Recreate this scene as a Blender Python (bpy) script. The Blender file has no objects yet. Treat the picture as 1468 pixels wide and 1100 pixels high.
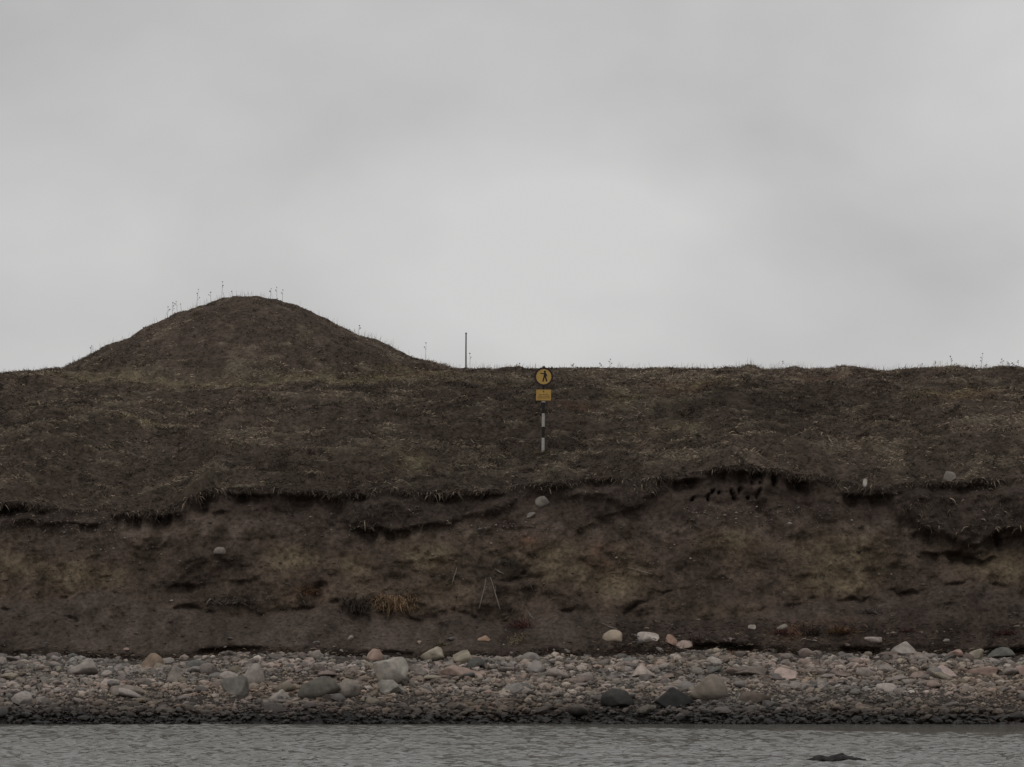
import bpy, math, random
import numpy as np
from mathutils import Vector, Matrix

sc = bpy.context.scene
C = bpy.context.collection
random.seed(7)
RNG = np.random.RandomState(11)

# ------------------------------------------------------------------ camera, sky, sun, exposure
F = 4230.0        # focal length in photo pixels (photo 1468 x 1100)
CU = 734.0        # centre column
HR = 897.0        # row of the horizon (level camera with a raised lens)
CH = 2.5          # camera height over the water

cam_d = bpy.data.cameras.new('camera')
cam_d.sensor_width = 36.0
cam_d.lens = 36.0 * F / 1468.0
cam_d.shift_y = (HR - 550.0) / 1468.0
cam_d.clip_start = 0.5
cam_d.clip_end = 3000.0
cam = bpy.data.objects.new('camera', cam_d)
cam.location = (0, 0, CH)
cam.rotation_euler = (math.radians(90), 0, 0)
C.objects.link(cam)
sc.camera = cam

SUN_EL, SUN_AZ = math.radians(58), math.radians(205)   # azimuth from +Y clockwise: behind the camera
world = bpy.data.worlds.new('World')
sc.world = world
world.use_nodes = True
wt = world.node_tree
for n in list(wt.nodes):
    wt.nodes.remove(n)
wo = wt.nodes.new('ShaderNodeOutputWorld')
wb = wt.nodes.new('ShaderNodeBackground')
wsky = wt.nodes.new('ShaderNodeTexSky')
wsky.sky_type = 'NISHITA'
wsky.sun_disc = False
wsky.sun_elevation = SUN_EL
wsky.sun_rotation = SUN_AZ
wsky.dust_density = 4.0
wtc = wt.nodes.new('ShaderNodeTexCoord')
wmap = wt.nodes.new('ShaderNodeMapping')
wmap.inputs['Scale'].default_value = (1.0, 1.0, 1.7)
wmap.inputs['Location'].default_value = (0.31, 0.0, 0.12)
wn = wt.nodes.new('ShaderNodeTexNoise')
wn.inputs['Scale'].default_value = 6.5
wn.inputs['Detail'].default_value = 5.0
wn.inputs['Distortion'].default_value = 0.12
wn.inputs['Roughness'].default_value = 0.45
wr = wt.nodes.new('ShaderNodeValToRGB')
wr.color_ramp.elements[0].position = 0.28
wr.color_ramp.elements[0].color = (4.3, 4.27, 4.27, 1)
wr.color_ramp.elements[1].position = 0.72
wr.color_ramp.elements[1].color = (6.35, 6.3, 6.26, 1)
wmx = wt.nodes.new('ShaderNodeMixRGB')
wmx.inputs['Fac'].default_value = 0.97        # unbroken overcast over the clear sky
wt.links.new(wtc.outputs['Generated'], wmap.inputs['Vector'])
wt.links.new(wmap.outputs['Vector'], wn.inputs['Vector'])
wdist = wt.nodes.new('ShaderNodeVectorMath'); wdist.operation = 'DISTANCE'
wsc = wt.nodes.new('ShaderNodeVectorMath'); wsc.operation = 'MULTIPLY'
wsc.inputs[1].default_value = (1.0, 1.0, 1.5)
_d = Vector((36 / F, 1.0, (HR - 275) / F)).normalized()
wdist.inputs[1].default_value = (_d.x, _d.y, _d.z * 1.5)
wthin = wt.nodes.new('ShaderNodeMapRange'); wthin.interpolation_type = 'SMOOTHSTEP'
for _i, _v in ((1, 0.0), (2, 0.13), (3, 0.26), (4, 0.0)):
    wthin.inputs[_i].default_value = _v
wadd = wt.nodes.new('ShaderNodeMath'); wadd.operation = 'ADD'
wt.links.new(wtc.outputs['Generated'], wsc.inputs[0])
wt.links.new(wsc.outputs[0], wdist.inputs[0])
wt.links.new(wdist.outputs['Value'], wthin.inputs[0])
wt.links.new(wn.outputs['Fac'], wadd.inputs[0]); wt.links.new(wthin.outputs[0], wadd.inputs[1])
wt.links.new(wadd.outputs[0], wr.inputs['Fac'])
wt.links.new(wsky.outputs['Color'], wmx.inputs['Color1'])
wt.links.new(wr.outputs['Color'], wmx.inputs['Color2'])
wt.links.new(wmx.outputs['Color'], wb.inputs['Color'])
wb.inputs['Strength'].default_value = 0.1
wt.links.new(wb.outputs['Background'], wo.inputs['Surface'])

sun_d = bpy.data.lights.new('sun', 'SUN')
sun_d.energy = 0.5
sun_d.angle = math.radians(40)
sun_d.color = (1.0, 0.97, 0.93)
sun = bpy.data.objects.new('sun', sun_d)
sdir = Vector((math.sin(SUN_AZ) * math.cos(SUN_EL), math.cos(SUN_AZ) * math.cos(SUN_EL), math.sin(SUN_EL)))
sun.rotation_euler = sdir.to_track_quat('Z', 'Y').to_euler()
sun.location = (0, -20, 60)
C.objects.link(sun)

sc.view_settings.view_transform = 'Standard'
sc.view_settings.look = 'None'
sc.view_settings.gamma = 1.0
sc.view_settings.exposure = 0.0
sc.view_settings.use_curve_mapping = False

# ------------------------------------------------------------------ noise and small helpers
_T = {}
def vn(x, y, seed):
    if seed not in _T:
        _T[seed] = np.random.RandomState(seed).rand(256, 256)
    t = _T[seed]
    xf = np.floor(x); yf = np.floor(y)
    fx = x - xf; fy = y - yf
    xi = xf.astype(np.int64) & 255; yi = yf.astype(np.int64) & 255
    x1 = (xi + 1) & 255; y1 = (yi + 1) & 255
    fx = fx * fx * fx * (fx * (fx * 6 - 15) + 10); fy = fy * fy * fy * (fy * (fy * 6 - 15) + 10)
    a = t[xi, yi] * (1 - fx) + t[x1, yi] * fx
    b = t[xi, y1] * (1 - fx) + t[x1, y1] * fx
    return (a * (1 - fy) + b * fy) * 2 - 1

def fbm(x, y, seed, octv=4, gain=0.5, ridge=False):
    s = 0; a = 1.0; tot = 0
    for k in range(octv):
        ca, sa = math.cos(0.7 * k), math.sin(0.7 * k)
        n = vn((x * ca - y * sa) * 2 ** k + 17.3 * k, (x * sa + y * ca) * 2 ** k - 9.1 * k, seed + k)
        if ridge:
            n = 1 - 2 * np.abs(n)
        s = s + a * n; tot += a; a *= gain
    return s / tot

def sstep(a, b, x):
    t = np.clip((x - a) / (b - a), 0, 1)
    return t * t * (3 - 2 * t)

def lerp(a, b, t):
    return a + (b - a) * t

def interp(x, pts):
    p = np.array(pts, float)
    return np.interp(x, p[:, 0], p[:, 1])

def row2z(r, Y): return CH + (HR - r) * Y / F
def z2row(z, Y): return HR - (z - CH) * F / Y
def col2x(u, Y): return (u - CU) * Y / F
def x2col(x, Y): return CU + x * F / Y

def mesh_np(name, V, faces, nper, cols=None, smooth=True):
    """V (n,3); faces flat index array; nper = corners per face (int)"""
    m = bpy.data.meshes.new(name)
    V = np.ascontiguousarray(V, np.float32)
    faces = np.ascontiguousarray(faces, np.int32).ravel()
    nf = len(faces) // nper
    m.vertices.add(len(V)); m.vertices.foreach_set('co', V.ravel())
    m.loops.add(len(faces)); m.loops.foreach_set('vertex_index', faces)
    m.polygons.add(nf)
    m.polygons.foreach_set('loop_start', np.arange(0, nf * nper, nper, dtype=np.int32))
    m.update(calc_edges=True)
    m.polygons.foreach_set('use_smooth', np.full(nf, smooth, bool))
    if cols is not None:
        a = m.color_attributes.new('tint', 'FLOAT_COLOR', 'POINT')
        c4 = np.ones((len(V), 4), np.float32); c4[:, :3] = cols
        a.data.foreach_set('color', c4.ravel())
    m.validate()
    return m

def grid_faces(nr, nc):
    i = np.arange(nr * nc).reshape(nr, nc)
    return np.stack([i[:-1, :-1], i[:-1, 1:], i[1:, 1:], i[1:, :-1]], -1).reshape(-1, 4)

def link(name, me, mat=None, parent=None):
    o = bpy.data.objects.new(name, me)
    if mat is not None and not me.materials:
        me.materials.append(mat)
    C.objects.link(o)
    if parent is not None:
        o.parent = parent
    return o

def tag(o, label=None, cat=None, group=None, kind=None):
    if label: o['label'] = label
    if cat: o['category'] = cat
    if group: o['group'] = group
    if kind: o['kind'] = kind
    return o

def empty(name, loc):
    o = bpy.data.objects.new(name, None)
    o.empty_display_size = 0.2
    o.location = loc
    C.objects.link(o)
    return o

# ------------------------------------------------------------------ materials
def new_mat(name, rough=0.9, spec=0.25):
    m = bpy.data.materials.new(name); m.use_nodes = True
    nt = m.node_tree; b = nt.nodes['Principled BSDF']
    b.inputs['Roughness'].default_value = rough
    b.inputs['Specular IOR Level'].default_value = spec
    return m, nt, b

def noise_node(nt, scale, detail=6, rough=0.6, coord='Object', vec=None):
    n = nt.nodes.new('ShaderNodeTexNoise')
    n.inputs['Scale'].default_value = scale
    n.inputs['Detail'].default_value = detail
    n.inputs['Roughness'].default_value = rough
    if vec is None:
        tc = nt.nodes.new('ShaderNodeTexCoord')
        vec = tc.outputs[coord]
    nt.links.new(vec, n.inputs['Vector'])
    return n

def maprange(nt, sock, a, b, c, d):
    m = nt.nodes.new('ShaderNodeMapRange')
    m.inputs[1].default_value = a; m.inputs[2].default_value = b
    m.inputs[3].default_value = c; m.inputs[4].default_value = d
    nt.links.new(sock, m.inputs[0])
    return m.outputs[0]

def mul_color(nt, col, fac):
    v = nt.nodes.new('ShaderNodeVectorMath'); v.operation = 'SCALE'
    nt.links.new(col, v.inputs[0]); nt.links.new(fac, v.inputs['Scale'])
    return v.outputs[0]

def bump(nt, b, h, strength, dist):
    n = nt.nodes.new('ShaderNodeBump')
    n.inputs['Strength'].default_value = strength
    n.inputs['Distance'].default_value = dist
    nt.links.new(h, n.inputs['Height']); nt.links.new(n.outputs[0], b.inputs['Normal'])

def tint_mat(name, rough=0.95, spec=0.15, nscale=9.0, lo=0.6, hi=1.4, bmp=0.0, wet=False, obj_color=False):
    m, nt, b = new_mat(name, rough, spec)
    if obj_color:
        a = nt.nodes.new('ShaderNodeObjectInfo'); col = a.outputs['Color']
    else:
        a = nt.nodes.new('ShaderNodeAttribute'); a.attribute_name = 'tint'; col = a.outputs['Color']
    geo = nt.nodes.new('ShaderNodeNewGeometry')
    n = noise_node(nt, nscale, 6, 0.62, vec=geo.outputs['Position'])
    f = maprange(nt, n.outputs['Fac'], 0.28, 0.72, lo, hi)
    c = mul_color(nt, col, f)
    if wet:                                    # damp tidemark just over the water line
        sx = nt.nodes.new('ShaderNodeSeparateXYZ'); nt.links.new(geo.outputs['Position'], sx.inputs[0])
        n2 = noise_node(nt, 1.3, 3, 0.6, vec=geo.outputs['Position'])
        ad = nt.nodes.new('ShaderNodeMath'); ad.operation = 'MULTIPLY_ADD'
        nt.links.new(n2.outputs['Fac'], ad.inputs[0]); ad.inputs[1].default_value = 0.35
        nt.links.new(sx.outputs['Z'], ad.inputs[2])
        w = maprange(nt, ad.outputs[0], 0.36, 0.95, 0.07, 1.0)
        c = mul_color(nt, c, w)
        r = maprange(nt, ad.outputs[0], 0.38, 0.62, 0.45, rough)
        nt.links.new(r, b.inputs['Roughness'])
    nt.links.new(c, b.inputs['Base Color'])
    if bmp:
        bump(nt, b, n.outputs['Fac'], 0.8, bmp)
    return m

M_turf = tint_mat('turf', 1.0, 0.05, 7.0, 0.5, 1.5, 0.06)
M_soil = tint_mat('soil', 1.0, 0.08, 8.0, 0.5, 1.5, 0.12)
M_sand = tint_mat('shingle_bed', 0.95, 0.2, 14.0, 0.4, 1.6, 0.05, wet=True)
M_grass = tint_mat('dead_grass', 0.95, 0.1, 2.0, 0.8, 1.2)
M_peb = tint_mat('pebble', 0.85, 0.3, 16.0, 0.75, 1.25, 0.0, wet=True)
M_rock = tint_mat('boulder', 0.85, 0.3, 5.0, 0.62, 1.38, 0.03, wet=True, obj_color=True)
M_cobble = tint_mat('cobble', 0.85, 0.3, 11.0, 0.7, 1.3, 0.02, wet=True, obj_color=True)
M_clod = tint_mat('clod', 1.0, 0.08, 12.0, 0.6, 1.4, 0.0)

def plain(name, col, rough=0.6, spec=0.4, metal=0.0, var=0.25, nscale=20):
    m, nt, b = new_mat(name, rough, spec)
    b.inputs['Metallic'].default_value = metal
    rgb = nt.nodes.new('ShaderNodeRGB'); rgb.outputs[0].default_value = (*col, 1)
    n = noise_node(nt, nscale, 5, 0.6)
    f = maprange(nt, n.outputs['Fac'], 0.3, 0.7, 1 - var, 1 + var)
    nt.links.new(mul_color(nt, rgb.outputs[0], f), b.inputs['Base Color'])
    return m

M_yellow = plain('faded_yellow_paint', (0.46, 0.295, 0.085), 0.6, 0.3, 0, 0.12, 9)
M_amber = plain('faded_amber_paint', (0.46, 0.28, 0.075), 0.6, 0.3, 0, 0.14, 9)
M_black = plain('black_paint', (0.014, 0.012, 0.011), 0.6, 0.3, 0, 0.3, 15)
M_rim = plain('dark_rim_paint', (0.025, 0.016, 0.016), 0.6, 0.3, 0, 0.3, 15)
M_white = plain('white_paint', (0.40, 0.385, 0.36), 0.7, 0.3, 0, 0.2, 12)
M_steel = plain('weathered_steel', (0.10, 0.10, 0.10), 0.6, 0.4, 0.3, 0.3, 25)
M_stem = plain('dry_stem', (0.30, 0.275, 0.25), 0.9, 0.1, 0, 0.3, 10)
M_wood = plain('driftwood', (0.20, 0.17, 0.145), 0.9, 0.15, 0, 0.35, 14)
M_weed = plain('wet_kelp', (0.012, 0.010, 0.009), 0.6, 0.3, 0, 0.4, 9)

m, nt, b = new_mat('water', 0.07, 0.5)
b.inputs['IOR'].default_value = 1.333
b.inputs['Base Color'].default_value = (0.15, 0.147, 0.132, 1)
_g = nt.nodes.new('ShaderNodeNewGeometry')
_n = noise_node(nt, 7.0, 4, 0.6, vec=_g.outputs['Position'])
bump(nt, b, _n.outputs['Fac'], 0.3, 0.05)
M_water = m

# ------------------------------------------------------------------ terrain: traced lines (photo pixels) -> metres
NB = 85.5                                    # nominal distance of the bluff face
YC = 106.0                                   # distance of the crest
SKY = [(-200, 534), (0, 537), (20, 537), (60, 533), (100, 529), (130, 534), (300, 536), (600, 533), (640, 530), (700, 531),
       (760, 532), (800, 531), (850, 530), (900, 531), (1000, 531), (1050, 531), (1140, 530), (1190, 531), (1235, 532),
       (1258, 536), (1300, 532), (1330, 530), (1345, 529), (1380, 531), (1468, 531), (1700, 533)]
HUMP = [(560, 3, 30), (1075, 7, 16), (1138, 3, 14), (1209, 6, 18), (1045, 2, 14), (960, 2, 20), (1345, 2, 18), (880, 2, 22), (1432, 2, 10)]
LIP = [(-300, 735), (0, 722), (40, 720), (80, 728), (150, 730), (190, 733), (235, 732), (262, 718), (300, 702), (340, 699),
       (380, 697), (430, 702), (480, 705), (520, 702), (560, 696), (590, 699), (640, 706), (700, 703), (730, 698), (770, 691),
       (850, 686), (900, 684), (950, 681), (990, 677), (1030, 668), (1075, 666), (1110, 671), (1145, 681), (1185, 682),
       (1210, 691), (1240, 698), (1272, 699), (1310, 691), (1340, 690), (1400, 688), (1468, 686), (1800, 700)]
TOE = [(-300, 944), (0, 944), (90, 944), (160, 948), (230, 950), (300, 940), (370, 938), (500, 940), (600, 945), (700, 944),
       (800, 941), (900, 942), (1000, 935), (1100, 938), (1200, 940), (1300, 938), (1468, 943), (1800, 943)]
TALUS = [(-300, 858), (0, 858), (60, 862), (105, 858), (118, 847), (160, 845), (215, 866), (290, 874), (340, 884), (400, 878),
         (470, 868), (520, 878), (600, 888), (660, 878), (720, 892), (760, 885), (800, 876), (850, 878), (900, 884), (960, 880),
         (1000, 886), (1060, 884), (1120, 870), (1160, 862), (1240, 860), (1262, 850), (1320, 858), (1355, 838), (1400, 836),
         (1440, 846), (1468, 856), (1800, 860)]
# dark undercuts: column, row, half width, half height (px), depth (m)
NOTCH = [(25, 730, 45, 6, .55), (103, 754, 36, 6, .5), (205, 745, 48, 9, .8), (355, 710, 30, 6, .55), (450, 712, 28, 7, .6),
         (510, 712, 18, 5, .4), (632, 712, 16, 5, .4), (550, 764, 36, 7, .65), (620, 753, 40, 4, .3), (700, 712, 30, 4, .3),
         (860, 693, 22, 6, .5), (985, 692, 28, 7, .6), (1055, 679, 40, 8, .7), (1095, 680, 26, 7, .65), (1150, 693, 18, 7, .6),
         (1255, 714, 42, 9, .75), (1272, 738, 12, 12, .4), (1372, 797, 46, 7, .75), (1400, 803, 26, 5, .6), (1448, 776, 30, 9, .8),
         (265, 846, 22, 6, .35), (350, 838, 18, 6, .3), (460, 848, 12, 14, .35), (520, 888, 20, 9, .4), (895, 740, 26, 7, .3),
         (1330, 772, 20, 7, .5), (300, 735, 22, 6, .3), (745, 760, 24, 6, .25), (760, 858, 10, 16, .3)]
# nesting burrows in the bank: column, row, half w, half h, tilt
BURROW = [(995, 715, 3.5, 3), (1017, 713, 3.6, 5), (1024, 704, 3.2, 4), (1052, 706, 3, 5), (1056, 714, 3.6, 4), (1064, 701, 3, 4),
          (1090, 706, 4, 6), (1082, 691, 3, 3), (1094, 690, 3, 3.5), (1033, 706, 2.6, 2.6), (1076, 713, 2.6, 2.4), (1115, 688, 5, 6)]
# thin cracks / slip edges: polylines in px
CRACK = [[(0, 862), (60, 864), (105, 858), (118, 847), (160, 844), (212, 868), (290, 876)],
         [(300, 880), (340, 888), (400, 880), (470, 868), (485, 862)],
         [(650, 874), (690, 892), (730, 896)], [(775, 884), (800, 877), (832, 876)], [(895, 880), (915, 866), (940, 856), (960, 850)],
         [(715, 832), (760, 832)], [(750, 822), (770, 836), (772, 880)],
         [(1140, 862), (1180, 862), (1238, 861), (1258, 848), (1300, 852), (1345, 850), (1355, 838), (1400, 835), (1440, 844), (1468, 856)],
         [(1056, 880), (1080, 878), (1104, 868)], [(120, 892), (60, 880), (10, 876)],
         [(540, 876), (600, 890), (640, 900)]]

def seg_dist(u, r, poly):
    d = np.full(u.shape, 1e9)
    for (a, b), (c, e) in zip(poly[:-1], poly[1:]):
        vx, vy = c - a, e - b
        L = vx * vx + vy * vy
        t = np.clip(((u - a) * vx + (r - b) * vy) / L, 0, 1)
        # signed: only lines; return distance
        d = np.minimum(d, np.hypot(u - a - t * vx, r - b - t * vy))
    return d

def z_lip(x):
    u = x2col(x, 86.4)
    return row2z(interp(u, LIP) + 4.5 * fbm(x * 1.1, x * 0 + 3.1, 301, 4, .6) + 2.6 * fbm(x * 3.6, x * 0 + 1.1, 305, 3, .7), 86.4)
def z_toe(x): return row2z(interp(x2col(x, 83.0), TOE) + 4.5 * fbm(x * 0.9, x * 0 + 8, 311, 4, .6), 83.0)

def turf_mask(u, r, lip):
    """1 where slumped sod covers the bank"""
    n = 10 * fbm(u / 30.0, r / 30.0, 321, 3)
    depth = r - lip
    lim = interp(u, [(-300, 30), (0, 34), (90, 28), (160, 10), (250, 16), (300, 8), (480, 10), (500, 58), (560, 66), (640, 52), (720, 30),
                     (770, 14), (830, 22), (880, 40), (920, 38), (960, 12), (1120, 10), (1200, 16), (1290, 20), (1325, 70), (1400, 104),
                     (1440, 84), (1468, 84), (1800, 70)])
    return sstep(8, -8, depth - lim + n)

def bluff_Y(x, z):
    u = x2col(x, NB); r = z2row(z, NB)
    toe = z2row(z_toe(x), NB); lip = z2row(z_lip(x), NB)
    tal = interp(u, TALUS) + 4 * fbm(u / 60.0, u * 0 + 2.2, 331, 3)
    # base profile toe -> talus top -> face -> lip
    t1 = np.clip((toe - r) / np.maximum(toe - tal, 5), 0, 1)
    t2 = np.clip((tal - r) / np.maximum(tal - 770, 5), 0, 1)
    t3 = np.clip((770 - r) / np.maximum(770 - lip, 5), 0, 1)
    Y = 83.0 + 1.95 * t1 ** 1.15 + 0.75 * t2 + 0.75 * t3
    ends = sstep(0, 14, toe - r) * sstep(0, 10, r - lip)
    # gullies and bulges
    Y = Y + (0.42 * fbm(x * 0.35, z * 0.30, 341, 3) + 0.26 * fbm(x * 1.1, z * 0.8, 345, 3, 0.55)) * (0.15 + 0.85 * sstep(0, 20, toe - r))
    rough = 0.15 + 0.85 * sstep(-0.15, 0.35, fbm(x * 0.5, z * 0.6, 350, 2))
    Y = Y + ends * (0.10 * fbm(x * 0.7 + z * .5, z * .9, 352, 3, 0.55, True) - 0.12 * fbm(x * 1.3, z * .8, 353, 3, 0.55, True))
    Y = Y + ends * (0.35 + 0.65 * rough) * (0.085 * fbm(x * 3.2, z * 3.0, 351, 4, 0.65) + 0.03 * fbm(x * 5.0, z * 5.0, 357, 3, 0.6, True))
    Y = Y + ends * (0.15 * fbm(x * 1.5, z * 1.4, 354, 2) + 0.05 * fbm(x * 6.5, z * 6.0, 358, 2, .6))
    # sod rim hanging over the edge
    dz = z_lip(x) - z
    A = 0.02 + 0.34 * sstep(-0.15, 0.6, fbm(x * 0.8, x * 0 + 5.5, 361, 3))
    Y = Y - A * sstep(0.34, 0.10, dz)
    Y = Y + 0.35 * A * sstep(0.9, 0.4, dz) * sstep(0.05, 0.3, dz)
    # sod slumps stand proud of the face
    tm = turf_mask(u, r, lip)
    Y = Y - (0.26 + 0.28 * sstep(1300, 1360, u)) * tm * sstep(0.15, 0.5, dz) + 0.14 * tm * fbm(x * 3.2, z * 3.2, 371, 4, .6)
    for (a, b, hw, hh, d) in NOTCH:
        s = ((u - a) / hw)
        wob = 5.5 * fbm(u / 16.0, u * 0 + a, 381, 2)
        q = (r - b + wob) / hh
        brk = 0.45 + 0.55 * sstep(-.3, .4, fbm(u / 13.0, u * 0 + b, 383, 3))
        Y = Y + 0.8 * d * brk * np.exp(-s ** 4) * np.where(q < 0, np.exp(-(q / 0.8) ** 4), np.exp(-(q / 1.6) ** 2))
    for k, (a, b, hw, hh) in enumerate(BURROW):
        tl = (-.45, .1, -.5, .35, .2, -.2)[k % 6]
        wb2 = 1.6 * fbm(u / 4.0, r / 4.0, 385 + k % 3, 2)
        q = ((u - a - tl * (r - b)) / (hw * .72) + .25 * wb2) ** 2 + ((r - b) / (hh * 1.2) + .2 * wb2) ** 2
        Y = Y + 0.42 * np.exp(-(q ** 1.3))
    for ci, poly in enumerate(CRACK):
        us = [p[0] for p in poly]
        msk = (u > min(us) - 15) & (u < max(us) + 15)
        if not msk.any():
            continue
        uu = u[msk]; rr = r[msk] + 5.0 * fbm(uu / 14.0, uu * 0 + ci, 391, 3)
        d = seg_dist(uu, rr, poly)
        vis = sstep(-0.35, 0.45, fbm(uu / 22.0, uu * 0 + 3.3 * ci, 393, 2))
        Y[msk] += 0.24 * vis * np.exp(-(d / (1.6 + 2.2 * vis)) ** 2)
        pl = sorted(poly)
        if len(set(p[0] for p in pl)) == len(pl):
            sd = rr - interp(uu, pl)
            env = sstep(min(us) - 15, min(us) + 12, uu) * sstep(max(us) + 15, max(us) - 12, uu)
            Y[msk] -= 0.16 * env * sstep(-1, 4, sd) * np.exp(-np.maximum(sd, 0) / 16.0)
    # wave-cut notch at the toe
    k = sstep(-0.25, 0.25, fbm(x * 0.5, x * 0 + 9.9, 395, 3))
    q = (toe - 6 - r) / 5.0
    Y = Y + (0.05 + 0.42 * k) * np.exp(-q ** 2)
    return Y

MX, MY = col2x(357, 105.2), 105.2            # the mound's centre
MOUND_L = [(0, 109.5), (12, 109), (37, 108), (57, 101), (77, 95), (107, 83), (147, 65), (167, 52), (182, 45), (217, 31), (240, 17), (257, 6), (266, 0)]
MOUND_R = [(0, 109.5), (13, 109), (38, 106), (63, 97), (93, 83), (123, 69), (153, 56), (183, 43), (213, 28), (233, 19), (253, 14), (275, 6), (292, 0)]
def mound_h(x, Y):
    dx, dy = x - MX, Y - MY
    rho = np.hypot(dx, dy) * F / MY
    l = interp(rho, MOUND_L); rr = interp(rho, MOUND_R)
    w = 0.5 + 0.5 * dx / np.maximum(np.hypot(dx, dy), 1e-6)
    return lerp(l, rr, w) * MY / F

G = [(86.0, -0.05), (86.4, 0), (88.2, 0.14), (90, .275), (92, .42), (94, .55), (96, .665), (98, .765), (100, .845), (102, .91), (104, .96), (106, 1.0), (107.5, 1.012), (110, 1.012)]
def terr(x, Y): return fbm(x * 0.55 + Y * 0.15, Y * 1.3, 405, 3, 0.6, True)
def slope_z(x, Y, ylip):
    u = x2col(x, YC)
    zc = row2z(interp(u, SKY), YC)
    zl = z_lip(x)
    g = interp(Y, G)
    g0 = interp(ylip, G)
    g = (g - g0) / (1.0 - g0)
    z = zl + (zc - zl) * g
    z = np.where(Y > 107.5, z - 0.015 * (Y - 107.5), z)
    for (a, h, w) in HUMP:
        z = z + h * YC / F * np.exp(-((u - a) / w) ** 2 * 1.6 - ((Y - YC) / 0.8) ** 2)
    z = z + mound_h(x, Y)
    fade = sstep(0, 0.6, Y - ylip) * sstep(200, 120, Y)
    near = sstep(1.2, 4.0, np.abs(Y - YC) + 0.0)           # keep the traced skyline clean
    nn = (0.30 * fbm(x * 0.22, Y * 0.3, 401, 2) + 0.13 * fbm(x * .75, Y * .7, 403, 2)) * near
    nn = nn + (0.17 * terr(x, Y) + 0.09 * fbm(x * 2.2, Y * 2.4, 411, 3, 0.6)) * (0.4 + 0.6 * near)
    mf = sstep(0.2, 1.0, mound_h(x, Y))
    nn = nn * (1 - 0.55 * mf) + mf * (0.11 * fbm(x * 1.6, Y * 1.5, 415, 4, .6) + 0.05 * fbm(x * 1.0 + Y, Y * 1.2, 417, 3, .6, True))
    return z + nn * fade

BEACH = [(-400, -6), (40, -4), (66, -0.9), (73, -0.22), (75.0, 0.0), (75.7, 0.27), (77.5, 0.62), (80, 1.10), (83.0, 1.64)]
def beach_z(x, Y):
    Yw = Y + 0.55 * fbm(x * 0.22, x * 0 + 4.4, 421, 4) * sstep(82.5, 78, Y)
    z = interp(Yw, BEACH)
    zt = z_toe(x)
    z = z + (zt - 1.64) * sstep(79, 83, Y)
    return z + 0.05 * fbm(x * 0.8, Y * 0.8, 425, 3) * sstep(72, 76, Y) * sstep(83, 82.2, Y)

def axis(fine_a, fine_b, step, lo, hi):
    f = np.arange(fine_a, fine_b + step / 2, step)
    def grow(s, e):
        out = []; d = step; p = s
        while abs(e - p) > d * 1.4:
            p = p + math.copysign(d, e - s); out.append(p); d *= 1.25
        return out + [e]
    return np.concatenate([np.array(grow(fine_a, lo))[::-1], f, np.array(grow(fine_b, hi))])

XS = axis(-21, 21, 0.062, -420, 420)
NCOL = len(XS)

# --- bluff
NT = 175
tt = np.linspace(0, 1, NT)
zt_, zl_ = z_toe(XS), z_lip(XS)
Zb = zt_[None] + (zl_ - zt_)[None] * tt[:, None]
Xb = np.repeat(XS[None], NT, 0)
Yb = bluff_Y(Xb, Zb)
yl = Yb[-1].copy(); yt = Yb[0].copy()

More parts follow.
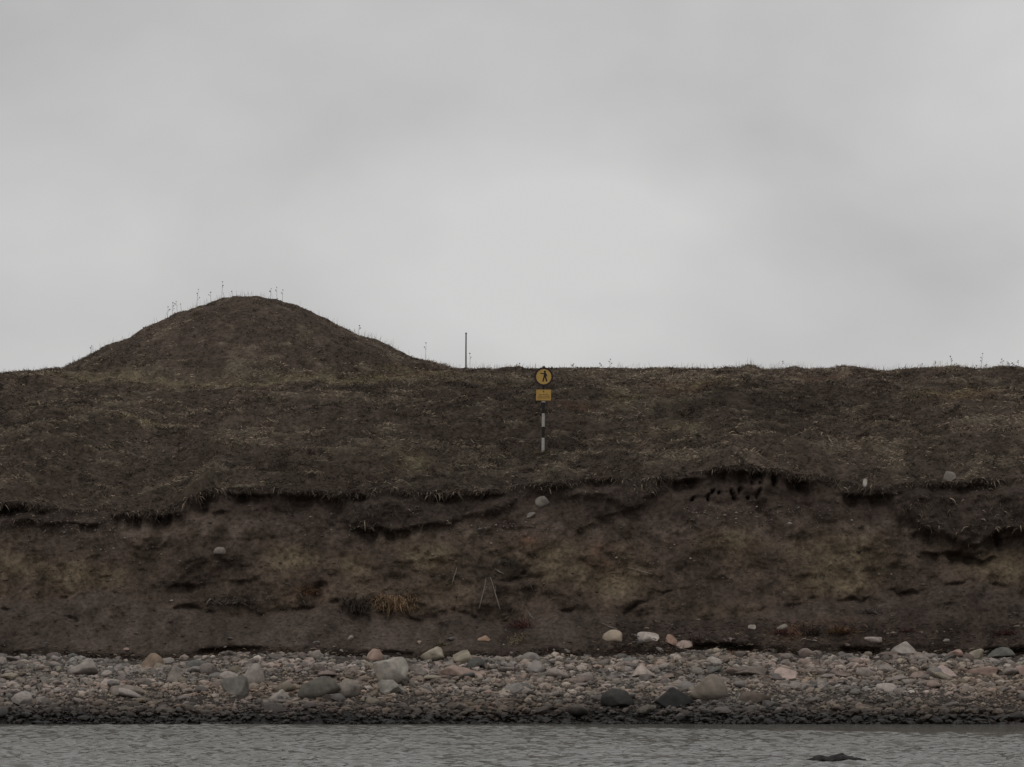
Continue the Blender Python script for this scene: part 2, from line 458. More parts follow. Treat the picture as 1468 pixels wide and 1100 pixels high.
def bluff_color(x, z):
    u = x2col(x, NB); r = z2row(z, NB)
    lip = z2row(z_lip(x), NB); toe = z2row(z_toe(x), NB)
    tal = interp(u, TALUS)
    base = np.array([0.088, 0.069, 0.057])
    c = np.ones(x.shape + (3,)) * base
    n1 = fbm(x * 0.6, z * 0.9, 501, 4); n2 = fbm(x * 2.5, z * 2.5, 505, 4, 0.6)
    def mix(c, col, f): return c + (np.array(col) - c) * f[..., None]
    face = sstep(tal + 4, tal - 10, r) * sstep(745, 765, r)
    c = mix(c, (0.096, 0.077, 0.058), face * (0.2 + 0.65 * sstep(-0.1, 0.35, n1)))
    c = mix(c, (0.083, 0.069, 0.059), (1 - face) * sstep(tal - 4, tal + 14, r) * 0.8)
    top = sstep(762, 725, r + 14 * n2 + 12 * n1)
    c = mix(c, (0.056, 0.044, 0.037), top * 0.75)
    clay = np.zeros(x.shape); dk = np.zeros(x.shape)
    for (a, b, hw, hh) in [(510, 810, 26, 18), (800, 808, 42, 34), (880, 832, 55, 26), (1040, 775, 46, 18), (1205, 800, 72, 42), (1190, 838, 60, 18), (30, 812, 34, 16), (420, 800, 40, 18), (620, 800, 40, 20), (1445, 815, 50, 22), (120, 825, 60, 20)]:
        clay += np.exp(-(((u - a) / hw) ** 2 + ((r - b) / hh) ** 2) ** 1.5)
    for (a, b, hw, hh) in [(255, 800, 75, 45), (905, 715, 45, 28), (1000, 850, 60, 20), (720, 820, 50, 16), (1400, 745, 80, 40), (1330, 885, 120, 30), (330, 860, 70, 14), (560, 740, 70, 20)]:
        dk += np.exp(-(((u - a) / hw) ** 2 + ((r - b) / hh) ** 2) ** 1.5)
    c = mix(c, (0.152, 0.126, 0.085), np.clip(clay, 0, 1) * (.7 + .3 * n2))
    c = mix(c, (0.050, 0.040, 0.033), np.clip(dk, 0, 1) * .6)
    lay = np.exp(-((r - 760 - 8 * n1) / 14.0) ** 2) * sstep(-0.2, 0.4, n2)
    c = mix(c, (0.135, 0.112, 0.098), lay * 0.45)
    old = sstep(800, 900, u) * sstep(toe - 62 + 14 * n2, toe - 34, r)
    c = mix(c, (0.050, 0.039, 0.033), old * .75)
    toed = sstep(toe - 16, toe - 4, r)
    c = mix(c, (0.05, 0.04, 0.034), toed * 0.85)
    rust = np.zeros(x.shape)
    for (a, b, hw, hh) in [(440, 845, 24, 16), (865, 800, 22, 20), (758, 775, 16, 8), (1205, 900, 30, 12), (1130, 905, 26, 12), (328, 934, 10, 6)]:
        rust += np.exp(-((u - a) / hw) ** 2 - ((r - b) / hh) ** 2)
    c = mix(c, (0.13, 0.075, 0.05), np.clip(rust, 0, 1) * sstep(-0.4, 0.3, n2) * 0.7)
    c = mix(c, (0.056, 0.045, 0.038), turf_mask(u, r, lip))
    c = c * (1 + 0.55 * n2 + 0.25 * n1)[..., None] * np.array([1.03, .98, .95])
    return np.clip(c, 0.012, 0.6)

P = np.stack([Xb, Yb, Zb], -1).reshape(-1, 3)
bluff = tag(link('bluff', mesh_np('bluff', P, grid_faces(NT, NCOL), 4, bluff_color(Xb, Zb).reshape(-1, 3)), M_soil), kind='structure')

# --- hillside and mound
YEND = 108.0
nq = 300
q = np.linspace(0, 1, nq) ** 0.92
extra = np.array([110, 113, 118, 126, 140, 165, 210, 300, 450, 700.0])
Yh = np.concatenate([yl[None] + (YEND - yl)[None] * q[:, None], np.repeat(extra[:, None], NCOL, 1)], 0)
Xh = np.repeat(XS[None], len(Yh), 0)
Zh = slope_z(Xh, Yh, np.repeat(yl[None], len(Yh), 0))
Zh[0] = zl_

def turf_tone(x, Y):
    """dry sod colour at a place on the hillside: base, straw share, rust share"""
    n1 = fbm(x * 0.25, Y * 0.45, 521, 4); n2 = fbm(x * 1.4, Y * 1.8, 525, 3)
    tr = terr(x, Y)
    straw = 0.02 + 0.18 * sstep(0.05, 0.55, n1) + 0.10 * sstep(0.1, 0.6, n2) + 1.0 * sstep(0.3, 0.62, tr) * sstep(-.3, .5, n1 + n2)
    u = x * F / Y + CU
    straw = straw + 0.55 * np.exp(-((Y - 99.2 - 0.6 * np.sin(u / 90)) / 0.7) ** 2) * sstep(40, 150, u) * sstep(760, 620, u)
    straw = straw + 0.15 * sstep(102, 106, Y)
    rust = np.zeros(np.shape(x))
    for (a, b, hw, hh) in [(990, 96.2, 40, .6), (1390, 95.2, 45, .6), (1175, 101.0, 40, .8), (590, 100.0, 30, .5), (835, 94.0, 28, .5), (960, 97.5, 30, .5)]:
        rust = rust + np.exp(-((u - a) / hw) ** 2 - ((Y - b) / hh) ** 2)
    yel = np.exp(-((Y - 99.0 - 0.6 * np.sin(u / 80) - .5 * n2) / 0.55) ** 2) * sstep(20, 140, u) * sstep(760, 600, u)
    for (a, b, hw, hh) in [(885, 95.5, 28, .8), (1010, 96.3, 40, .7), (1390, 95.6, 70, .8), (1255, 91.5, 30, .6), (600, 101.5, 60, 1.0), (1300, 103.5, 60, 1.0), (595, 88.5, 30, .6),
                           (420, 98.9, 50, .5), (540, 98.8, 50, .5), (960, 91, 40, .5), (1110, 98.5, 60, .6), (220, 93.5, 50, .4)]:
        yel = yel + np.exp(-(((u - a) / hw) ** 2 + ((Y - b) / hh) ** 2) ** 1.3)
    turf_tone.yel = np.clip(yel, 0, 1) * .95 * sstep(-.6, .3, n2) * sstep(.5, .15, mound_h(x, Y))
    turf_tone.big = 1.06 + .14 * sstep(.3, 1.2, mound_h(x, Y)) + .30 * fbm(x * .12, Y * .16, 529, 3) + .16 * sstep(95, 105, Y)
    return np.clip(straw, 0, 0.9), np.clip(rust, 0, 1), n1, n2

straw, rust, n1, n2 = turf_tone(Xh, Yh)
ch = np.ones(Xh.shape + (3,)) * np.array([0.060, 0.046, 0.0365])
ch += (np.array([0.15, 0.13, 0.095]) - ch) * (0.45 * straw)[..., None]
ch += (np.array([0.14, 0.085, 0.055]) - ch) * (0.4 * rust)[..., None]
ch += (np.array([.15, .125, .075]) - ch) * (0.6 * turf_tone.yel)[..., None]
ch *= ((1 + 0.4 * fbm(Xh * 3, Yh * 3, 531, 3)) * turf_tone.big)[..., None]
ch = np.clip(ch, 0.012, 0.6)
fa = grid_faces(len(Yh), NCOL)
mh = mound_h(Xh, Yh).reshape(-1)
ism = mh[fa].min(1) > 0.10
Ph = np.stack([Xh, Yh, Zh], -1).reshape(-1, 3)
def sub(name, sel, mat):
    f = fa[sel]; idx, inv = np.unique(f, return_inverse=True)
    return link(name, mesh_np(name, Ph[idx], inv.reshape(-1, 4), 4, ch.reshape(-1, 3)[idx]), mat)
hillside = tag(sub('hillside', ~ism, M_turf), kind='structure')
mound = tag(sub('mound', ism, M_turf), kind='structure')

# --- beach and sea bed
yb = np.concatenate([[-400, -100, 0, 30, 45, 55, 62, 67, 70, 72, 73.2], np.arange(74, 82.0, 0.13)])
kk = np.linspace(0, 1, 8)
Ybe = np.concatenate([np.repeat(yb[:, None], NCOL, 1), 82.05 + (yt - 82.05)[None] * kk[:, None]], 0)
Xbe = np.repeat(XS[None], len(Ybe), 0)
Zbe = beach_z(Xbe, np.minimum(Ybe, 83.0))
Zbe[-1] = zt_
wk = kk[:, None]
Zbe[-8:] = Zbe[-8:] * (1 - wk) + zt_[None] * wk
cb = np.ones(Xbe.shape + (3,)) * np.array([0.075, 0.062, 0.052])
cb *= (1 + 0.4 * fbm(Xbe * 2, Ybe * 2, 541, 3))[..., None]
beach = tag(link('shingle_beach', mesh_np('shingle_beach', np.stack([Xbe, Ybe, Zbe], -1).reshape(-1, 3), grid_faces(len(Ybe), NCOL), 4,
            np.clip(cb, .02, .6).reshape(-1, 3)), M_sand), kind='structure')

# --- water
wx = axis(-15.5, 15.5, 0.085, -420, 420)
wy = np.concatenate([axis(49.5, 76.4, 0.06, -400, 76.4 + 0.2)[:-1], [76.5]])
wy = np.unique(wy)
WX, WY = np.meshgrid(wx, wy)
Zw = np.zeros(WX.shape)
wr_ = np.random.RandomState(5)
for k in range(90):
    lam = math.exp(wr_.uniform(math.log(0.17), math.log(0.75)))
    th = wr_.normal(-1.25, 0.6)
    kx, ky = math.cos(th) * 2 * math.pi / lam, math.sin(th) * 2 * math.pi / lam
    Zw += 0.0058 * lam ** 0.85 * np.sin(kx * WX + ky * WY + wr_.uniform(0, 6.28))
patch = 0.95 + 0.7 * fbm(WX * 0.25, WY * 0.5, 551, 4)
Zw *= patch * (0.10 + 0.90 * sstep(0, 2.4, 74.9 - 4.6 * sstep(0, 9, WX) - .8 * fbm(WX * .3, WY * 0, 553, 3) - WY)) * sstep(-60, 30, WY) * sstep(40, 17, np.abs(WX))
water = tag(link('water', mesh_np('water', np.stack([WX, WY, Zw], -1).reshape(-1, 3), grid_faces(len(wy), len(wx)), 4), M_water), kind='structure')

# ------------------------------------------------------------------ pixel -> point on the ground
bpy.context.view_layer.update()
ORI = Vector((0, 0, CH))
def hit(u, r, objs=None):
    d = Vector(((u - CU) / F, 1.0, (HR - r) / F)).normalized()
    best = None
    for o in (objs or (beach, bluff, hillside, mound)):
        ok, p, n, i = o.ray_cast(ORI, d, distance=400)
        if ok and (best is None or (p - ORI).length < (best[0] - ORI).length):
            best = (p.copy(), n.copy())
    return best
def drop(x, y, objs=None):
    best = None
    for o in (objs or (beach, bluff, hillside, mound)):
        ok, p, n, i = o.ray_cast(Vector((x, y, 60)), Vector((0, 0, -1)))
        if ok and (best is None or p.z > best[0].z):
            best = (p.copy(), n.copy())
    return best

# ------------------------------------------------------------------ stones
def ico(sub):
    import bmesh
    bm = bmesh.new(); bmesh.ops.create_icosphere(bm, subdivisions=sub, radius=1.0)
    V = np.array([v.co[:] for v in bm.verts]); Fc = np.array([[v.index for v in f.verts] for f in bm.faces])
    bm.free(); return V, Fc
ICO1, ICO2, ICO3, ICO4 = ico(1), ico(2), ico(3), ico(4)

def rock_verts(base, seed, cuts=5, rough=0.12, sharp=0.75):
    """unit rock: sphere planed by random cuts, then roughened"""
    rs = np.random.RandomState(seed)
    V = base.copy()
    for k in range(cuts):
        n = rs.normal(size=3); n /= np.linalg.norm(n)
        d = rs.uniform(0.38, 0.85)
        h = V @ n - d
        V = V - np.outer(np.maximum(h, 0) * sharp, n)
    ph = rs.uniform(0, 50, 3)
    nr = fbm(V[:, 0] * 1.3 + ph[0] + V[:, 2] * .7, V[:, 1] * 1.3 + ph[1] - V[:, 2] * .9, seed % 97 + 600, 3)
    V = V * (1 + rough * nr)[:, None]
    mx = np.abs(V).max(0)
    return V / mx

STONE_COL = 1.08 * np.array([(.26, .215, .19), (.23, .19, .17), (.31, .265, .235), (.28, .205, .17), (.20, .18, .165), (.26, .22, .165),
                      (.18, .155, .14), (.35, .305, .27), (.155, .15, .135), (.25, .19, .165)])
STONE_P = np.array([.2, .16, .13, .11, .1, .08, .08, .05, .04, .05])

def stone_stuff(name, n, base, med, sig, smin, smax, xr, yr, seed, flat=0.5, label=None, cat=None):
    V0, F0 = base
    rs = np.random.RandomState(seed)
    var = np.stack([rock_verts(V0, 1000 + seed + k, 4, 0.14) for k in range(10)])
    x = rs.uniform(*xr, n); y = yr[0] + (yr[1] - yr[0]) * rs.uniform(0, 1, n)
    band = 1 + .28 * np.sin((y - 75) * 2.1 + 1.5 * fbm(x * .3, y * .3, 571, 2)) + .35 * fbm(x * .5, y * .9, 575, 2)
    a = np.clip(np.exp(rs.normal(math.log(med), sig, n)) * band, smin, smax) * 0.5
    z = beach_z(x, np.minimum(y, 83.0))
    sc3 = np.stack([a * rs.uniform(.85, 1.3, n), a * rs.uniform(.7, 1.1, n), a * rs.uniform(flat * .75, flat * 1.5, n)], -1)
    P = var[rs.randint(0, 10, n)] * sc3[:, None, :]
    tx = rs.normal(0, .22, n); rz = rs.uniform(0, 6.28, n)
    cy, sy = np.cos(rz)[:, None], np.sin(rz)[:, None]
    P = np.stack([P[..., 0] * cy - P[..., 1] * sy, P[..., 0] * sy + P[..., 1] * cy, P[..., 2]], -1)
    ct, st = np.cos(tx)[:, None], np.sin(tx)[:, None]
    P = np.stack([P[..., 0] * ct - P[..., 2] * st, P[..., 1], P[..., 0] * st + P[..., 2] * ct], -1)
    P = P + np.stack([x, y, z + sc3[:, 2] * 0.35], -1)[:, None, :]
    ci = rs.choice(len(STONE_COL), n, p=STONE_P)
    # patches where one kind of stone dominates
    col = STONE_COL[ci] * rs.uniform(.45, 1.35, n)[:, None]
    gr = col.mean(1, keepdims=True); col = gr * np.array([1.09, 1.0, .87]) * .4 + col * .6
    pk = fbm(x * 0.35, y * 0.7, 561, 3)
    col = col * (1 + 0.35 * pk)[:, None]
    wm = fbm(x * 0.22 + 5, y * 0.5, 565, 3)
    col = col * (.97 + (.35 + wm)[:, None] * np.array([.13, 0.0, -.12]))
    col[:, 1:] *= (1 - 0.06 * sstep(.1, .5, pk))[:, None]
    cols = np.repeat(col, len(V0), 0)
    faces = (F0[None] + (np.arange(n) * len(V0))[:, None, None]).reshape(-1, 3)
    return link(name, mesh_np(name, P.reshape(-1, 3), faces, 3, cols, smooth=False), M_peb)

pebbles = tag(stone_stuff('pebbles', 13800, ICO1, 0.155, 0.40, 0.075, 0.32, (-19, 19), (74.75, 83.15), 21, 0.52),
              'loose grey and pinkish pebbles covering the shingle beach', 'pebbles', kind='stuff')
OCT = (np.array([(1, 0, 0), (-1, 0, 0), (0, 1, 0), (0, -1, 0), (0, 0, 1), (0, 0, -1)], float),
       np.array([(0, 2, 4), (2, 1, 4), (1, 3, 4), (3, 0, 4), (2, 0, 5), (1, 2, 5), (3, 1, 5), (0, 3, 5)]))
tag(stone_stuff('gravel', 20000, OCT, 0.075, 0.3, 0.04, 0.12, (-19, 19), (74.9, 83.2), 22, 0.6), 'fine gravel filling the gaps between the beach pebbles', 'gravel', kind='stuff')
# 260 larger cobbles, each a piece of the beach
cob_meshes = []
for k in range(14):
    me = mesh_np('cobble', rock_verts(ICO2[0], 3000 + k, 6 + k % 7, 0.13, .95), ICO2[1], 3, smooth=k % 2 == 0)
    me.materials.append(M_cobble); cob_meshes.append(me)
rs = np.random.RandomState(33)
for k in range(270):
    x = rs.uniform(-15.2, 15.2); y = 75.2 + 7.6 * rs.rand() ** 0.9
    a = rs.uniform(.14, .25) if k < 220 else rs.uniform(.24, .34)
    o = bpy.data.objects.new('cobble', cob_meshes[k % 14]); C.objects.link(o); o.parent = beach
    fl = rs.uniform(.38, .75)
    o.scale = (a * rs.uniform(.85, 1.25), a * rs.uniform(.7, 1.0), a * fl)
    o.location = (x, y, float(beach_z(np.array([x]), np.array([min(y, 82.9)]))[0]) + a * fl * 0.42)
    o.rotation_euler = (rs.normal(0, .15), rs.normal(0, .2), rs.uniform(0, 6.28))
    c = STONE_COL[rs.choice(len(STONE_COL), p=STONE_P)] * rs.uniform(.55, 1.15)
    c = c.mean() * np.array([1.08, 1.0, .92]) * .2 + c * .8
    o.color = (*c, 1)

# boulders: label, x0, x1, top row, base row, colour, cuts, category, (roundness)
GREY, PALE, PINK, TAN, SLATE, DARK, BROWN = (.24, .215, .20), (.34, .31, .285), (.33, .235, .21), (.29, .255, .185), (.15, .165, .15), (.045, .045, .045), (.17, .14, .115)
BOULD = [
 ('broad pale grey slab in the shingle next to the brown domed boulder', 97, 138, 945, 971, (.27, .245, .23), 5),
 ('brown domed boulder against the dark foot of the bank', 194, 234, 938, 962, (.21, .15, .115), 3),
 ('squat grey block standing in the shingle below the brown domed boulder', 232, 260, 957, 981, (.22, .195, .18), 8),
 ('wedge shaped grey brown boulder tapering to a ridge in the shingle', 148, 206, 976, 1001, (.20, .175, .155), 9),
 ('rounded grey boulder leaning behind the mossy slate boulder', 344, 378, 951, 986, (.25, .225, .21), 4),
 ('dull slate green boulder in front of the rounded grey one', 312, 354, 972, 999, (.15, .148, .135), 6),
 ('pale flat topped boulder beside the big dark green one', 384, 420, 987, 1007, (.29, .265, .245), 5),
 ('big dark greenish boulder, the darkest of the cluster in mid beach', 420, 484, 973, 1007, (.105, .100, .088), 5),
 ('grey brown round boulder at the end of the dark green one', 480, 517, 979, 1003, (.19, .17, .155), 3),
 ('large angular boulder with a pale face and green grey side', 530, 583, 946, 986, (.30, .285, .26), 9),
 ('small pinkish boulder at the foot of the bank behind the large angular boulder', 519, 548, 932, 951, (.29, .20, .17), 4),
 ('long low grey green stone at the base of the large angular boulder', 537, 583, 977, 997, (.22, .215, .195), 5),
 ('lumpy yellowish grey boulder at the top of the shingle', 603, 639, 928, 949, (.30, .27, .22), 7),
 ('olive grey pointed boulder beside the lumpy yellowish one', 650, 682, 932, 955, (.24, .215, .17), 6),
 ('long flat pink slab half sunk in the shingle', 628, 692, 956, 974, (.28, .205, .18), 5),
 ('small orange stone stuck in the bare slip above the olive boulder', 684, 706, 912, 921, (.33, .21, .155), 5),
 ('tan rounded rock resting on the slip beside the white rock', 865, 896, 905, 922, (.32, .265, .21), 5),
 ('white angular rock with a sharp peak on the dark toe of the bank', 912, 948, 902, 923, (.40, .365, .34), 10),
 ('dull red stone touching the white angular rock', 947, 972, 911, 926, (.27, .165, .14), 7),
 ('pale pink flat stone below the dull red one', 967, 994, 920, 932, (.34, .265, .24), 5),
 ('pale cream stone on the toe of the bank beyond the pink flat stone', 997, 1020, 919, 930, (.34, .305, .28), 6),
 ('thin grey slab at the edge between bank and shingle', 843, 874, 925, 934, (.27, .245, .225), 7),
 ('pale pinkish boulder with a slanted face in the middle of the shingle', 902, 941, 954, 974, (.38, .325, .30), 7),
 ('black boulder with a mossy side near the water', 864, 913, 990, 1018, (.05, .05, .047), 7),
 ('largest black boulder, flat faced and wet, near the water', 932, 994, 984, 1018, (.034, .035, .036), 9),
 ('large smooth brown grey egg shaped boulder beside the largest black one', 987, 1044, 967, 1006, (.19, .165, .14), 2),
 ('dark brown low boulder near the water beside the egg shaped one', 1062, 1112, 990, 1011, (.12, .095, .08), 6),
 ('dark flat slab in the upper shingle above the egg shaped boulder', 1048, 1102, 957, 971, (.15, .125, .11), 6),
 ('pink boulder with a smooth slanted top in the shingle', 1112, 1152, 957, 976, (.35, .27, .25), 6),
 ('lilac grey stone up on the dark toe among rusty plants', 1239, 1265, 912, 923, (.33, .28, .27), 5),
 ('light grey rounded boulder at the top of the shingle', 1279, 1315, 922, 939, (.32, .295, .28), 4),
 ('broad pale pink block, the largest pink stone on the beach', 1325, 1373, 955, 975, (.38, .295, .285), 5),
 ('small pink stone next to the cream boulder at the shingle edge', 1359, 1381, 931, 944, (.30, .20, .18), 6),
 ('cream faceted boulder between the small pink stone and the slate boulder', 1385, 1411, 930, 945, (.33, .30, .24), 8),
 ('dark slate green smooth boulder at the top of the shingle', 1419, 1462, 930, 945, (.12, .125, .115), 4),
 ('rosy boulder at the far end of the upper shingle', 1455, 1484, 955, 970, (.33, .235, .22), 5),
 ('pair forming grey boulder, the front one, in the upper shingle', 752, 780, 947, 966, (.27, .25, .245), 6),
 ('darker grey boulder at the edge of the bank behind the front grey one', 747, 774, 937, 951, (.21, .195, .185), 4),
 ('small white stone lying on the bare slip above the pink stones', 1072, 1084, 896, 904, (.45, .41, .38), 5),
 ('dull grey stone on the bare slip near the white one', 1112, 1130, 896, 905, (.21, .19, .175), 6),
 ('pale blocky stone sticking out of the bank under the sign', 767, 787, 713, 729, (.27, .245, .225), 6),
 ('small pale stone lodged in the bank just below the blocky one', 752, 768, 735, 743, (.24, .215, .195), 6),
 ('flat pale slab tilted on the turf above the overhanging sod', 1352, 1373, 675, 690, (.26, .235, .215), 8),
 ('bright white upright stone at the dip in the turf edge', 1237, 1245, 687, 699, (.55, .53, .50), 6),
 ('pale stone jutting from the dark middle of the bank', 305, 325, 786, 796, (.27, .235, .21), 7),
 ('red brown flat slab in the upper shingle by the broad pink block', 1385, 1440, 957, 969, (.22, .15, .135), 6),
 ('long dark flat slab lying in the shingle beside the slanted pink boulder', 1166, 1232, 962, 972, (.19, .145, .135), 6),
]
for k, (lab, x0, x1, r0, r1, col, cuts) in enumerate(BOULD):
    h_ = hit((x0 + x1) / 2, r1 - 1.0)
    p = h_[0]
    s = p.y / F
    w = (x1 - x0) * s * 1.08; hh = (r1 - r0) * s * 1.1
    on_face = r1 < 800
    dep = w * (0.8 if not on_face else 0.7)
    IC = ICO4 if w > .75 else ICO3
    V = rock_verts(IC[0], 4003 + 13 * k, cuts if cuts < 5 else cuts * 2, 0.10 if cuts < 5 else 0.13, 0.9 if cuts > 4 else 0.8)
    rs = np.random.RandomState(k); a = rs.uniform(-.6, .6)
    V = np.stack([V[:, 0] * math.cos(a) - V[:, 1] * math.sin(a), V[:, 0] * math.sin(a) + V[:, 1] * math.cos(a), V[:, 2]], -1)
    V = V / np.abs(V).max(0)
    up = V[:, 2] > 0
    V[:, 2] = np.where(up, V[:, 2], V[:, 2] * 0.5)         # flatter underside, sunk in the ground
    V = V * np.array([w / 2, dep / 2, hh * 0.74])
    fine = fbm(V[:, 0] * 9 + k, V[:, 1] * 9 + V[:, 2] * 11, 640, 3)
    V = V * (1 + 0.035 * fine)[:, None]
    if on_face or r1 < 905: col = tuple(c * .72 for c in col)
    me = mesh_np('boulder', V, IC[1], 3); me.materials.append(M_rock)
    o = link('boulder', me)
    cy = p.y + dep * (0.42 if not on_face else 0.2)
    g = drop(p.x, cy, (beach, bluff) if r1 > 800 else (hillside,)) if not on_face else None
    gz = p.z
    o.location = (p.x, cy, gz + hh * 0.24)
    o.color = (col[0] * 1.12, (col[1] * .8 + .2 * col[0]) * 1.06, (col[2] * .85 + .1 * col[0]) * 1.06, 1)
    tag(o, lab, 'boulder' if w > 0.5 else 'stone', 'boulders on the beach and bank')

# rock awash in the water
p = Vector((col2x(1200, 54.7), 54.7, 0))
V = ICO4[0].copy()
s1 = fbm(V[:, 0] * 2 + 3, V[:, 1] * 2, 650, 4)
V = V * (1 + 0.25 * s1)[:, None] * np.array([.56, .3, .085])
V[:, 2] += 0.055 * np.exp(-((V[:, 0] - .08) / .12) ** 2) * (V[:, 2] > -0.02) + 0.035 * np.exp(-((V[:, 0] + .33) / .09) ** 2) * (V[:, 2] > -0.02) - 0.012
V[:, 2] += 0.055 * fbm(V[:, 0] * 11, V[:, 1] * 11, 655, 4, .65) * (V[:, 2] > -0.05)
o = link('awash_rock', mesh_np('awash_rock', V, ICO4[1], 3), M_weed)
o.location = p
tag(o, 'low dark kelp covered rock just breaking the water surface', 'rock')

# ------------------------------------------------------------------ pebbles and clods in the bank (too small to pick apart)
def face_points(n, boxes, seed):
    rs = np.random.RandomState(seed)
    us, rr = [], []
    for (a, b, c, d, w) in boxes:
        k = int(n * w); us.append(rs.uniform(a, b, k)); rr.append(np.clip(rs.normal((c + d) / 2, (d - c) / 3, k), c - 12, d + 12))
    u = np.concatenate(us); r = np.concatenate(rr)
    x = col2x(u, NB); z = row2z(r, NB)
    ok = (z < z_lip(x) - .1) & (z > z_toe(x) + .03)
    x, z = x[ok], z[ok]
    return x, bluff_Y(x.copy(), z.copy()), z

def scatter(name, x, y, z, base, size, sig, colfn, seed, mat, label, cat):
    rs = np.random.RandomState(seed); n = len(x)
    V0, F0 = base
    var = np.stack([rock_verts(V0, 7000 + seed + k, 4, 0.2) for k in range(8)])
    a = np.clip(np.exp(rs.normal(math.log(size), sig, n)), size * .4, size * 3) * .5
    P = var[rs.randint(0, 8, n)] * (a[:, None] * rs.uniform(.6, 1.2, (n, 3)) * np.array([1.25, 1, .7]))[:, None, :] + np.stack([x, y, z], -1)[:, None, :]
    cols = np.repeat(colfn(rs, n), len(V0), 0)
    faces = (F0[None] + (np.arange(n) * len(V0))[:, None, None]).reshape(-1, 3)
    return tag(link(name, mesh_np(name, P.reshape(-1, 3), faces, 3, cols), mat), label, cat, kind='stuff')

x, y, z = face_points(900, [(0, 200, 738, 770, .22), (100, 180, 770, 830, .06), (640, 790, 742, 770, .16), (980, 1160, 722, 748, .20), (1150, 1240, 730, 760, .05),
                            (0, 1468, 760, 870, .20), (0, 1468, 880, 935, .22), (400, 520, 738, 775, .08), (880, 1100, 760, 860, .1)], 71)
scatter('bank_pebbles', x, y, z, OCT, 0.046, .45, lambda rs, n: STONE_COL[rs.choice(len(STONE_COL), n, p=STONE_P)] * rs.uniform(.35, 1.15, n)[:, None], 71, M_clod,
        'scattered small pale pebbles weathering out of the bank', 'pebbles')
x, y, z = face_points(3200, [(-100, 1560, 880, 935, .35), (-100, 1560, 780, 870, .3), (-100, 1560, 710, 770, .2), (-100, 1560, 932, 944, .15)], 72)
scatter('soil_clods', x, y, z, OCT, 0.05, .5, lambda rs, n: np.array([.092, .073, .060]) * rs.uniform(.6, 1.5, n)[:, None], 72, M_clod,
        'crumbly brown soil clods littering the bare bank', 'clods')

# ------------------------------------------------------------------ grass
def blades(roots, dirs, length, width, cols, droop, seed, segs=2):
    """bent blades: roots (n,3), dirs (n,3) start direction, droop (n,3) added bend"""
    n = len(roots); rs = np.random.RandomState(seed)
    side = np.cross(dirs, rs.normal(size=(n, 3))); side /= np.maximum(np.linalg.norm(side, axis=1, keepdims=True), 1e-6)
    L = length[:, None]
    p1 = roots + dirs * L * 0.5 + droop * L * 0.12
    p2 = roots + dirs * L * 0.85 + droop * L * 0.5
    w = width[:, None] * side * .5
    V = np.stack([roots - w, roots + w, p1 + w * .85, p1 - w * .85, p2], 1)
    b = np.arange(n)[:, None] * 5
    tri = np.concatenate([b + np.array([[0, 1, 2]]), b + np.array([[0, 2, 3]]), b + np.array([[3, 2, 4]])], 1).reshape(-1, 3)
    return V.reshape(-1, 3), tri, np.repeat(cols, 5, 0)

rs = np.random.RandomState(81)
NG = 170000
gx = rs.uniform(-20.8, 20.8, NG)
gy = 86.0 + (107.6 - 86.0) * rs.rand(NG) ** 1.0
ylip_at = np.interp(gx, XS, yl)
gy = ylip_at + 0.02 + (107.6 - ylip_at) * rs.rand(NG)
keep = fbm(gx * 1.8, gy * 1.8, 701, 3) > rs.uniform(-0.75, 0.35, NG)
gx, gy, ylip_at = gx[keep], gy[keep], ylip_at[keep]
gz = slope_z(gx, gy, ylip_at)
straw, rust, n1, n2 = turf_tone(gx, gy)
n = len(gx)
tuft = fbm(gx * 1.8, gy * 1.8, 701, 3)
ang = rs.uniform(0, 6.28, n)
up = 0.35 + 0.45 * rs.rand(n)
dirs = np.stack([np.cos(ang) * 1.1, np.sin(ang) * .5 - 0.45, up * .75], -1)
dirs /= np.linalg.norm(dirs, axis=1, keepdims=True)
mfac = sstep(.2, 1.0, mound_h(gx, gy))
ln = (0.10 + 0.16 * rs.rand(n) + 0.10 * np.clip(tuft, 0, 1)) * (1 - .45 * mfac)
wd = 0.012 + 0.012 * rs.rand(n)
DK, MD, ST, RU = np.array([.061, .0465, .0365]), np.array([.112, .087, .068]), np.array([.36, .295, .222]), np.array([.165, .105, .072])
pick = rs.rand(n)
clump = fbm(gx * 2.6 + 7, gy * 3.4, 705, 3)
col = np.where((pick < .55 - .6 * clump)[:, None], DK, MD)
col = np.where((rs.rand(n) < straw * (.62 + .6 * clump))[:, None], ST, col)
col = np.where((rs.rand(n) < rust * .7)[:, None], RU, col)
YE = np.array([.29, .238, .148])
col = np.where((rs.rand(n) < turf_tone.yel * .75)[:, None], YE, col)
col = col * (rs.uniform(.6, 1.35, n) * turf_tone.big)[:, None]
V, T, cc = blades(np.stack([gx, gy, gz - .02], -1), dirs, ln, wd, col, np.array([0, -0.2, -0.6]) * np.ones((n, 3)), 82)
